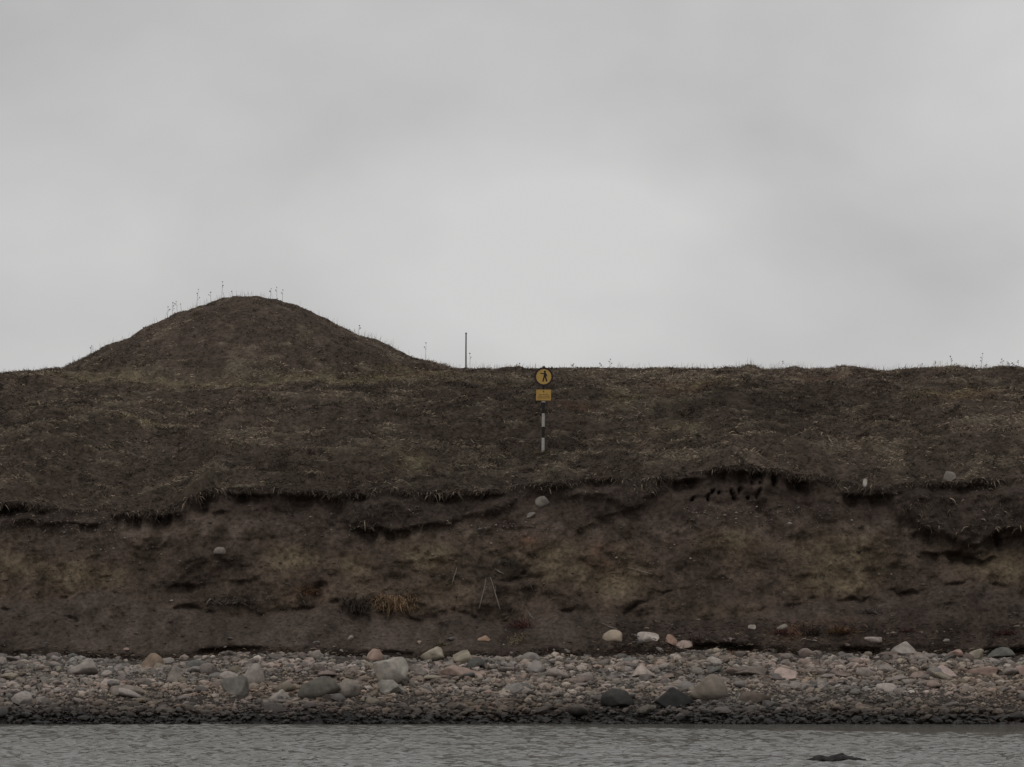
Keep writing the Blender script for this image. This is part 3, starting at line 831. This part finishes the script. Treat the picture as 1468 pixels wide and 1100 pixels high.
# taller thin stalks showing along the crest
rs = np.random.RandomState(83); k_ = 6000
sx = rs.uniform(-20.5, 20.5, k_); sy = rs.normal(105.8, .8, k_); sy = np.where(rs.rand(k_) < .35, rs.uniform(98, 107, k_), sy)
sel = fbm(sx * .6, sy * .3, 711, 3) > rs.uniform(-.6, .5, k_); sx, sy = sx[sel], sy[sel]; k_ = len(sx)
sz = slope_z(sx, sy, np.interp(sx, XS, yl))
d_ = np.stack([rs.normal(0, .22, k_), rs.normal(0, .2, k_), np.ones(k_)], -1); d_ /= np.linalg.norm(d_, axis=1, keepdims=True)
V2, T2, c2 = blades(np.stack([sx, sy, sz - .02], -1), d_, rs.uniform(.15, .48, k_), rs.uniform(.004, .008, k_), np.array([.16, .13, .10]) * rs.uniform(.6, 1.3, k_)[:, None], np.array([0.1, 0, -.25]) * np.ones((k_, 3)), 84)
T = np.concatenate([T, T2 + len(V)]); V = np.concatenate([V, V2]); cc = np.concatenate([cc, c2])
# tussocks: clumps of longer bent blades
rs = np.random.RandomState(87); nk = 5000; nbl = 20
tx = rs.uniform(-20.5, 20.5, nk); ty = np.interp(tx, XS, yl) + .15 + (107 - np.interp(tx, XS, yl) - .15) * rs.rand(nk)
sel = (terr(tx, ty) + .5 * fbm(tx * .4, ty * .5, 715, 2)) > rs.uniform(-.5, .75, nk)
tx, ty = tx[sel], ty[sel]; nk = len(tx)
st_, ru_, a_, b2_ = turf_tone(tx, ty); ye_ = turf_tone.yel; bg_ = turf_tone.big
kc = np.where((rs.rand(nk) < .14 + .95 * st_)[:, None], ST, np.where((rs.rand(nk) < .5)[:, None], MD, DK * 1.1))
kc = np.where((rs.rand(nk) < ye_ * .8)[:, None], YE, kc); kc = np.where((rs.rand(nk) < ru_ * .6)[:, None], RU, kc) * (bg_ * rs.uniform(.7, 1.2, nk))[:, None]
sz_ = rs.uniform(.5, 1.3, nk) * np.where(mound_h(tx, ty) > .25, .55, 1)
bx = np.repeat(tx, nbl) + rs.normal(0, .09, nk * nbl) * np.repeat(sz_, nbl) * 1.5; by = np.repeat(ty, nbl) + rs.normal(0, .06, nk * nbl)
by = np.maximum(by, np.interp(bx, XS, yl) + .02)
bz = slope_z(bx, by, np.interp(bx, XS, yl))
aa = rs.normal(-1.57, .9, nk * nbl) + np.repeat(rs.normal(0, .6, nk), nbl)
d_ = np.stack([np.cos(aa) * .8, np.sin(aa) * .6, .55 + .4 * rs.rand(nk * nbl)], -1); d_ /= np.linalg.norm(d_, axis=1, keepdims=True)
V2, T2, c2 = blades(np.stack([bx, by, bz - .02], -1), d_, (.16 + .18 * rs.rand(nk * nbl)) * np.repeat(sz_, nbl), .012 + .010 * rs.rand(nk * nbl),
                    np.repeat(kc, nbl, 0) * rs.uniform(.65, 1.25, nk * nbl)[:, None], np.array([0, -.25, -.95]) * np.ones((nk * nbl, 3)), 88)
T = np.concatenate([T, T2 + len(V)]); V = np.concatenate([V, V2]); cc = np.concatenate([cc, c2])
grass = tag(link('dry_grass', mesh_np('dry_grass', V, T, 3, cc, smooth=False), M_grass), 'matted brown dead grass covering the hillside and mound', 'grass', kind='stuff')

# sod fringe hanging over the edge and over the slumped sods
rs = np.random.RandomState(85)
NF = 22000
fx = rs.uniform(-20, 20, NF)
frac = rs.rand(NF)
fz = z_lip(fx) - np.where(frac < .45, rs.exponential(.06, NF), rs.uniform(0, 2.3, NF))
fz = np.maximum(fz, z_toe(fx) + 2.0)
fu = x2col(fx, NB); fr = z2row(fz, NB); fl = z2row(z_lip(fx), NB)
ok = (rs.rand(NF) < turf_mask(fu, fr, fl)) & (fz < z_lip(fx) + .01)
fx, fz = fx[ok], fz[ok]
fy = bluff_Y(fx.copy(), np.minimum(fz, z_lip(fx) - .001).copy())
n = len(fx)
cl = sstep(-.1, .6, fbm(fx * 2.2, fz * 1.5, 721, 3))
dirs = np.stack([rs.normal(0, .8, n), -0.6 - .4 * rs.rand(n), rs.normal(0.1, .3, n)], -1)
dirs /= np.linalg.norm(dirs, axis=1, keepdims=True)
col = np.where((rs.rand(n) < .6)[:, None], DK, MD) * rs.uniform(.55, 1.3, n)[:, None]
col = np.where((rs.rand(n) < .08)[:, None], ST * .85, col)
V, T, cc = blades(np.stack([fx, fy + .03, fz], -1), dirs, (.07 + .15 * rs.rand(n)) * (1 + 1.4 * cl), .012 + .012 * rs.rand(n), col * (1 + .5 * cl)[:, None], np.array([0, .1, -1.0]) * np.ones((n, 3)), 86)
tag(link('hanging_sod_grass', mesh_np('hanging_sod_grass', V, T, 3, cc, smooth=False), M_grass), 'dead grass and roots hanging from the broken turf edge', 'grass', kind='stuff')

# dark wrack and torn sod along the foot of the bank
rs = np.random.RandomState(89); n = 9000
wx_ = rs.uniform(-17.5, 17.5, n); sel = fbm(wx_ * .7, wx_ * 0 + 2, 731, 3) > rs.uniform(-.7, .5, n); wx_ = wx_[sel]; n = len(wx_)
upw = (rs.rand(n) < .6) & (wx_ > 2)
wz_ = z_toe(wx_) + np.where(upw, rs.uniform(0, .95, n), np.abs(rs.normal(0, .09, n))) + .03
wy_ = bluff_Y(wx_.copy(), wz_.copy()) - rs.rand(n) * .12
aa = rs.uniform(0, 6.28, n)
d_ = np.stack([np.cos(aa), np.sin(aa) * .5 - .2, rs.uniform(-.05, .4, n)], -1); d_ /= np.linalg.norm(d_, axis=1, keepdims=True)
col = np.where((rs.rand(n) < .82)[:, None], DK * .75, np.where((rs.rand(n) < .5)[:, None], RU, ST * .8)) * rs.uniform(.5, 1.3, n)[:, None]
V, T, cc = blades(np.stack([wx_, wy_, wz_], -1), d_, .08 + .2 * rs.rand(n), .014 + .014 * rs.rand(n), col, np.array([0, -.2, -.7]) * np.ones((n, 3)), 90)
tag(link('wrack_line', mesh_np('wrack_line', V, T, 3, cc, smooth=False), M_grass), 'broken dark line of wrack and torn sod along the foot of the bank', 'debris', kind='stuff')

# loose dead roots and stems on the bare bank
RB = [(290, 440, 840, 882, 150), (640, 800, 790, 905, 170), (850, 905, 875, 905, 30), (1130, 1290, 862, 915, 140), (480, 640, 735, 800, 60), (0, 250, 740, 860, 60), (880, 1000, 720, 800, 50), (1320, 1468, 840, 930, 70)]
rs = np.random.RandomState(91)
ru_ = np.concatenate([rs.uniform(a, b, k) for a, b, c, d, k in RB]); rr_ = np.concatenate([rs.uniform(c, d, k) for a, b, c, d, k in RB])
rx_ = col2x(ru_, NB); rz_ = row2z(rr_, NB); n = len(rx_)
ry_ = bluff_Y(rx_.copy(), rz_.copy())
d_ = np.stack([rs.normal(0, .8, n), -.25 - .3 * rs.rand(n), rs.normal(-.2, .6, n)], -1); d_ /= np.linalg.norm(d_, axis=1, keepdims=True)
V, T, cc = blades(np.stack([rx_, ry_ + .02, rz_], -1), d_, .08 + .3 * rs.rand(n) ** 2, .009 + .011 * rs.rand(n), np.array([.19, .16, .13]) * rs.uniform(.3, 1.25, n)[:, None], np.array([0, .15, -.9]) * np.ones((n, 3)), 92)
tag(link('loose_roots', mesh_np('loose_roots', V, T, 3, cc, smooth=False), M_grass), 'thin dead roots and stems straggling over the bare bank', 'roots', kind='stuff')

# stones fallen or washed up onto the foot of the bank, pieces of the bank
rs = np.random.RandomState(93)
for k in range(46):
    x = rs.uniform(1, 15) if k < 30 else rs.uniform(-15, 1)
    z = float(z_toe(np.array([x]))[0]) + .02 + .55 * rs.rand() ** 1.7
    y = float(bluff_Y(np.array([x]), np.array([z]))[0])
    a = rs.uniform(.05, .14)
    o = bpy.data.objects.new('cobble', cob_meshes[k % 14]); C.objects.link(o); o.parent = bluff
    o.scale = (a * 1.2, a * .9, a * .6); o.location = (x, y + a * .1, z); o.rotation_euler = (rs.normal(0, .3), rs.normal(0, .3), rs.uniform(0, 6.28))
    c = STONE_COL[rs.choice(len(STONE_COL), p=STONE_P)] * rs.uniform(.4, .95); o.color = (*c, 1)

# single grass tufts and plants: label, column, base row, width px, height px, colour, hang
RUSTC, REDC, DARKC, STRAWC = (.28, .185, .11), (.15, .075, .065), (.07, .055, .045), (.25, .215, .14)
TUFTS = [
 ('rusty orange grass tuft flopping over the slip in the lower bank', 565, 876, 70, 34, RUSTC, 1, 260),
 ('dark matted grass tuft hanging beside the rusty orange one', 512, 880, 52, 36, DARKC, 1, 240),
 ('thin rusty grass patch on the bank above the slip', 441, 856, 46, 22, (.19, .11, .07), .6, 110),
 ('dark red twiggy plant in the hollow below the crossed sticks', 746, 902, 34, 30, REDC, .2, 90),
 ('straw coloured grass below the dark red twiggy plant', 741, 925, 30, 26, STRAWC, .7, 90),
 ('dark leaning plant stump beside the dull red stone', 1001, 926, 26, 28, (.06, .04, .035), .2, 90),
 ('yellowish grass tuft behind the lumpy yellowish boulder', 632, 927, 22, 14, STRAWC, .3, 60),
 ('small rust coloured grass tuft at the edge of the shingle below the white stone', 1058, 940, 28, 14, RUSTC, .2, 70),
 ('rust coloured shrubby grass on the dark toe of the bank', 1205, 910, 46, 26, (.21, .125, .07), .4, 150),
 ('dull red shrub on the dark toe of the bank', 1122, 912, 36, 22, REDC, .3, 110),
 ('dark weeds with bare stems between the red shrub and the rusty grass', 1162, 914, 34, 28, DARKC, .1, 90),
 ('dull red plants at the toe above the light grey rounded boulder', 1300, 908, 24, 14, REDC, .3, 70),
 ('dull red plants at the toe above the slate boulder', 1442, 912, 36, 18, REDC, .3, 90),
 ('small rusty grass tuft at the foot of the bank above bare shingle', 328, 940, 18, 12, RUSTC, .4, 50),
 ('pale bent grass tuft at the foot of the striped sign post', 779, 651, 20, 11, STRAWC, .4, 110),
 ('grey twiggy shrub on the slip above the rusty shrubby grass', 1246, 882, 36, 20, (.16, .14, .125), .1, 80),
 ('dark root mat hanging under the large slump of the bank', 1150, 905, 30, 16, DARKC, .8, 70),
 ('grey tangled roots and dead stems in the dark middle of the bank', 345, 868, 80, 26, (.19, .16, .135), .5, 200),
 ('grey tangled roots above the crossed sticks', 728, 812, 44, 22, (.20, .175, .145), .3, 110),
]
for k, (lab, u, r, w, h, c, hang, nb) in enumerate(TUFTS):
    hp = hit(u, r - 1)
    if hp is None: continue
    p = hp[0]; s = p.y / F
    rs = np.random.RandomState(900 + k)
    rx = np.clip(rs.normal(0, w * s * .22, nb), -w * s * .42, w * s * .42); rz = rs.rand(nb) * h * s * (.55 if hang > .5 else .1)
    pts = np.zeros((nb, 3))
    ok = np.zeros(nb, bool)
    for i in range(nb):
        g = hit(u + rx[i] / s, r - 1 - rz[i] / s)
        if g and abs(g[0].y - p.y) < 0.8:
            pts[i] = g[0][:]; ok[i] = True
    pts = pts[ok] - np.array(p[:]); pts = pts[np.hypot(pts[:, 1], pts[:, 0] * .5) < .45]; m_ = len(pts)
    if m_ < 3: continue
    dirs = np.stack([rs.normal(0, .5, m_), -0.35 - .5 * rs.rand(m_) * (0.4 + hang), .35 + .7 * rs.rand(m_)], -1)
    dirs /= np.linalg.norm(dirs, axis=1, keepdims=True)
    L = h * s * (.55 + .5 * rs.rand(m_))
    V, T, cc = blades(pts + np.array([0, .03, -.02]), dirs, L, .013 + .012 * rs.rand(m_), np.array(c) * rs.uniform(.5, 1.4, m_)[:, None],
                      np.stack([rs.normal(0, .2, m_), -.3 * np.ones(m_) * hang, -1.5 * hang * rs.uniform(.5, 1.2, m_)], -1), 950 + k)
    o = link('grass_tuft', mesh_np('grass_tuft', V, T, 3, cc, smooth=False), M_grass)
    o.location = p
    tag(o, lab, 'grass', 'grass tufts and plants on the bank')

# ------------------------------------------------------------------ tubes for sticks, weeds, posts
def tube(pts, rad, sides=6, cap=True):
    pts = [Vector(p) for p in pts]; V = []; Fq = []
    for i, p in enumerate(pts):
        t = (pts[min(i + 1, len(pts) - 1)] - pts[max(i - 1, 0)]).normalized()
        a = t.cross(Vector((0.31, 0.87, 0.39))).normalized(); b_ = t.cross(a)
        r = rad[i] if hasattr(rad, '__len__') else rad
        for k in range(sides):
            th = 2 * math.pi * k / sides
            V.append((p + a * math.cos(th) * r + b_ * math.sin(th) * r)[:])
    for i in range(len(pts) - 1):
        for k in range(sides):
            k2 = (k + 1) % sides
            Fq.append((i * sides + k, i * sides + k2, (i + 1) * sides + k2, (i + 1) * sides + k))
    if cap:
        Fq.append(tuple(range(sides - 1, -1, -1))); Fq.append(tuple((len(pts) - 1) * sides + k for k in range(sides)))
    return V, Fq
def join(parts):
    V, Fc = [], []
    for v, f in parts:
        o = len(V); V += v; Fc += [tuple(i + o for i in q) for q in f]
    return V, Fc
def pym(name, vf, smooth=True):
    me = bpy.data.meshes.new(name); me.from_pydata(vf[0], [], vf[1]); me.update()
    me.polygons.foreach_set('use_smooth', np.full(len(me.polygons), smooth, bool))
    return me

STICKS = [('pale driftwood stick leaning on the bank apart from the crossed pair', (655, 814), (648, 838), .016),
          ('slender bleached stick, the left leaning one of the crossed pair', (697, 828), (687, 872), .014),
          ('thick bleached stick, the right leaning one of the crossed pair', (703, 828), (717, 874), .018),
          ('short pale root stub above the crossed pair of sticks', (710, 816), (722, 823), .02),
          ('pale bare stick lying across the upper slip in the olive clay', (900, 814), (934, 823), .018),
          ('short bleached twig above the tan rounded rock', (862, 893), (884, 902), .018),
          ('grey broken stick poking out of the tangled roots', (302, 858), (296, 868), .03),
          ('pale twig lying in the dark hollow beside the dark red twiggy plant', (756, 876), (766, 888), .016)]
for k, (lab, a, b_, rad) in enumerate(STICKS):
    sf = [hit(lerp(a[0], b_[0], t), lerp(a[1], b_[1], t))[0] for t in (0, .2, .4, .6, .8, 1)]
    pa, pb = sf[0], sf[-1]
    if abs(pa.y - pb.y) > .35: pa = Vector((pa.x, min(max(pa.y, pb.y - .3), pb.y + .45), pa.z))
    sh = max(lerp(pa.y, pb.y, t) - q.y for t, q in zip((0, .2, .4, .6, .8, 1), sf)) * .85 + .02
    pa = pa + Vector((0, -sh, 0)); pb = pb + Vector((0, -sh, 0))
    mid = (pa + pb) / 2 + Vector((random.uniform(-.03, .03), -.05, random.uniform(-.02, .02)))
    vf = tube([(q - pb)[:] for q in (pa, (pa + mid) / 2 + Vector((.01, 0, 0)), mid, (mid + pb) / 2, pb)], [rad * .6, rad * .8, rad, rad * 1.05, rad * 1.2], 6)
    d = (pa - pb)
    vf2 = tube([(mid - pb)[:], (mid - pb + d * .2 + Vector((.07, -.03, .03)))[:]], [rad * .55, rad * .3], 5)
    o = link('stick', pym('stick', join([vf, vf2])), M_wood)
    o.location = pb
    tag(o, lab, 'stick', 'sticks on the bank')

# ------------------------------------------------------------------ dead weed stalks on the skyline
def sky_point(u, ref):
    """ground point where the skyline stands at column u"""
    for r in range(ref - 14, ref + 40):
        h = hit(u, r, (hillside, mound))
        if h: return h[0]
def weed(u, ref, top, lab, grp, lean=0.0, heads=3, spread=.12, seed=0):
    p = sky_point(u, ref)
    s = p.y / F
    ht = max((z2row(p.z, p.y) - top) * s, .12)
    rs = random.Random(seed)
    root = empty('dead_weed', p)
    tag(root, lab, 'weed', grp)
    L = lean * ht
    pts = [(0, 0, -.04), (L * .2, 0, ht * .35), (L * .55 + rs.uniform(-.015, .015), 0, ht * .7), (L, 0, ht * .93)]
    link('stem', pym('stem', tube(pts, [.006, .0055, .005, .0035], 5)), M_stem, root)
    for k in range(heads):
        f = 1 - .22 * k
        bx = L * f + (0 if k == 0 else rs.choice((-1, 1)) * rs.uniform(.4, 1) * spread); bz = ht * f * (.98 if k else 1)
        a0 = Vector((L * (f - .15), 0, ht * (f - .16)))
        b0 = Vector((bx, rs.uniform(-.05, .05), bz))
        if k:
            link('branch', pym('branch', tube([a0[:], (a0.lerp(b0, .6) + Vector((0, 0, -.01)))[:], b0[:]], [.006, .005, .004], 4)), M_stem, root)
        V = rock_verts(ICO2[0], 8000 + seed * 7 + k, 3, .3) * np.array([.024, .024, .020]) * rs.uniform(.8, 1.25)
        me = mesh_np('seed_head', V, ICO2[1], 3); me.materials.append(M_stem)
        o = link('seed_head', me, None, root); o.location = b0
WM = 'dead weed stalk with seed heads on the shoulder of the mound'
WT = 'dead weed stalk on the rounded top of the mound'
WH = 'dead weed stalk with dark seed heads on the level skyline far from the mound'
WL = 'short dead weed stalk on the low skyline near the striped sign'
wl = [(240, 448, 440, WM), (247, 446, 434, WM), (254, 444, 432, WM), (260, 441, 436, WM), (282, 432, 415, 'lone dead weed stalk with branching head between the clump and the mound top'), (302, 428, 419, WM), (318, 424, 404, 'tallest dead weed stalk on the mound'),
      (333, 422, 418, WT), (388, 424, 414, WT), (397, 426, 412, WT), (405, 428, 416, WT), (860, 529, 521, WL), (874, 529, 515, WL), (822, 529, 522, WL),
      (745, 530, 524, WL), (1322, 529, 522, WH), (1340, 528, 518, WH), (1364, 528, 511, WH), (1371, 529, 522, WH), (1407, 530, 507, 'tallest dead weed stalk on the level skyline far from the mound'),
      (1414, 530, 523, WH), (1437, 529, 515, WH), (1444, 530, 519, WH), (1452, 530, 520, WH), (1460, 530, 517, WH), (1400, 530, 525, WH)]
for k, (u, ref, top, lab) in enumerate(wl):
    weed(u, ref, top, lab, 'dead weeds on the skyline', random.uniform(-.12, .15), 1 if top > ref - 7 else random.choice((2, 3)), .07, k)
weed(1121, 529, 518, 'lone dead weed stalk between two grassy hummocks on the skyline', 'dead weeds on the skyline', .1, 2, .05, 61)
weed(610, 518, 492, 'tall dead weed stalk at the foot of the mound beside the thin post', 'dead weeds on the skyline', .02, 2, .05, 62)
weed(674, 527, 507, 'dead weed stalk touching the thin metal post', 'dead weeds on the skyline', -.02, 2, .05, 63)
weed(130, 505, 496, 'small dead weed stalk at the low edge of the mound', 'dead weeds on the skyline', .1, 2, .05, 64)
weed(514, 479, 467, 'dead weed stalk on the bare slope of the mound facing the thin post', 'dead weeds on the skyline', .1, 2, .05, 65)

# thin post on the skyline
p = sky_point(668, 527)
s = p.y / F
ht = (z2row(p.z, p.y) - 477) * s
post = empty('thin_post', p)
tag(post, 'thin dark metal post standing on the skyline beside the mound', 'post')
link('shaft', pym('shaft', tube([(0, 0, -.3), (0, 0, ht * .5), (.004, 0, ht - .03)], [.028, .027, .026], 10)), M_steel, post)
link('cap', pym('cap', tube([(.004, 0, ht - .04), (.004, 0, ht - .005), (.004, 0, ht)], [.034, .034, .02], 10)), M_steel, post)

# ------------------------------------------------------------------ the warning sign
base = hit(778.5, 648, (hillside,))[0]
S = base.y / F                                # metres per photo pixel at the sign
sign = empty('warning_sign', base)
sign.rotation_euler = (math.radians(-.6), math.radians(.5), 0)
tag(sign, 'yellow round warning sign over a small yellow plate on a black and white striped post', 'sign')
def bandtube(z0, z1, mat, nm='post_band', r=.046):
    o = link(nm, pym(nm, tube([(0, 0, z0), (0, 0, z0 + .004), (0, 0, z1 - .004), (0, 0, z1)], [r, r, r, r], 16)), mat, sign)
    return o
def H(row): return (648 - row) * S
bandtube(-.35, H(628), M_white); bandtube(H(628), H(612), M_black, r=.0455); bandtube(H(612), H(593), M_white); bandtube(H(593), H(575), M_black, r=.0455)
bandtube(H(577.2), H(575.0), M_white, 'plate_clamp', .056)
bandtube(H(575), H(529), M_black, 'upper_post', .040)
bandtube(H(529), H(525), M_steel, 'post_cap', .044)
def disc(r0, r1, y0, y1, zc, n=48):
    V, Fq = [], []
    for k in range(n):
        t = 2 * math.pi * k / n
        for (r, y) in ((r1, y0), (r1, y1), (r0, y1), (r0, y0)):
            V.append((r * math.cos(t), y, zc + r * math.sin(t)))
    for k in range(n):
        a, b_ = k * 4, ((k + 1) % n) * 4
        for j in range(4):
            j2 = (j + 1) % 4
            Fq.append((a + j, b_ + j, b_ + j2, a + j2))
    return V, Fq
def box(x0, x1, y0, y1, z0, z1):
    V = [(x, y, z) for x in (x0, x1) for y in (y0, y1) for z in (z0, z1)]
    return V, [(0, 1, 3, 2), (4, 6, 7, 5), (0, 4, 5, 1), (2, 3, 7, 6), (0, 2, 6, 4), (1, 5, 7, 3)]
def prism(poly, y0, y1):
    n = len(poly); V = [(x, y0, z) for x, z in poly] + [(x, y1, z) for x, z in poly]
    return V, [tuple(range(n)), tuple(range(2 * n - 1, n - 1, -1))] + [(i, i + n, (i + 1) % n + n, (i + 1) % n) for i in range(n)]
zc = H(540.3)
R = 13.2 * S
face = link('round_plate', pym('round_plate', disc(.001, R * .86, -.062, -.048, zc), False), M_yellow, sign)
link('rim', pym('rim', disc(R * .83, R * 1.03, -.068, -.046, zc), False), M_rim, sign)
q = 1.3 * R / 13.2                                  # pictogram: a figure with an outstretched arm
def pp(*pts): return [(a * q, zc + b_ * q) for a, b_ in pts]
fig = [prism(pp(*[(1.2 + 1.25 * math.cos(t * .628), 5.4 + 1.25 * math.sin(t * .628)) for t in range(10)]), -.065, -.061),
       prism(pp((0.2, 4.0), (-.2, .2), (2.8, -.4), (3.0, 3.6), (1.6, 4.3)), -.0655, -.061),
       prism(pp((.3, 3.9), (.2, 2.8), (-3.9, 3.2), (-4.0, 4.1)), -.066, -.061),
       prism(pp((2.7, 3.6), (4.2, .6), (3.6, 0.0), (2.4, 2.2)), -.066, -.061),
       prism(pp((-.2, .3), (-1.6, -5.6), (-.2, -5.7), (1.3, .0)), -.0650, -.061),
       prism(pp((1.1, .1), (2.6, -5.4), (4.1, -5.2), (2.85, -.2)), -.0646, -.061)]
link('walking_figure', pym('walking_figure', join(fig), False), M_black, face)
px0, px1, pz0, pz1 = -10.8 * S, 10.8 * S, H(574.5), H(558.8)
plate = link('lower_plate', pym('lower_plate', box(px0, px1, -.062, -.048, pz0, pz1), False), M_amber, sign)
pw, ph = px1 - px0, pz1 - pz0
edge = [box(px0 - .006, px1 + .006, -.064, -.046, pz1, pz1 + .008), box(px0 - .006, px1 + .006, -.064, -.046, pz0 - .008, pz0),
        box(px0 - .008, px0, -.0645, -.0455, pz0, pz1), box(px1, px1 + .008, -.0645, -.0455, pz0, pz1)]
link('plate_edge', pym('plate_edge', join(edge), False), M_rim, plate)
zt = pz1 - ph * .08
link('warning_triangle', pym('warning_triangle', prism([(-.028, zt - .055), (.028, zt - .055), (0, zt)], -.0645, -.0615), False), M_rim, plate)
rs2 = random.Random(3)
for i, f in enumerate((.44, .60, .76)):       # illegible small print: rows of short strokes
    parts = []; xx = px0 + pw * (.1 if i else .2); xe = px1 - pw * (.1 if i else .2)
    while xx < xe:
        w = rs2.uniform(.008, .016)
        parts.append(box(xx, min(xx + w, xe), -.0643, -.0615, pz1 - ph * f - .011, pz1 - ph * f + rs2.uniform(.006, .012)))
        xx += w + rs2.choice((.004, .004, .005, .014))
    link('print_row', pym('print_row', join(parts), False), M_rim, plate)
link('bracket', pym('bracket', join([box(-.09, .09, -.0478, -.036, zc - .05, zc - .02), box(-.09, .09, -.0478, -.036, zc + .08, zc + .11)]), False), M_steel, sign)
link('bracket', pym('bracket', box(-.09, .09, -.0478, -.036, (pz0 + pz1) / 2 - .015, (pz0 + pz1) / 2 + .015), False), M_steel, sign)
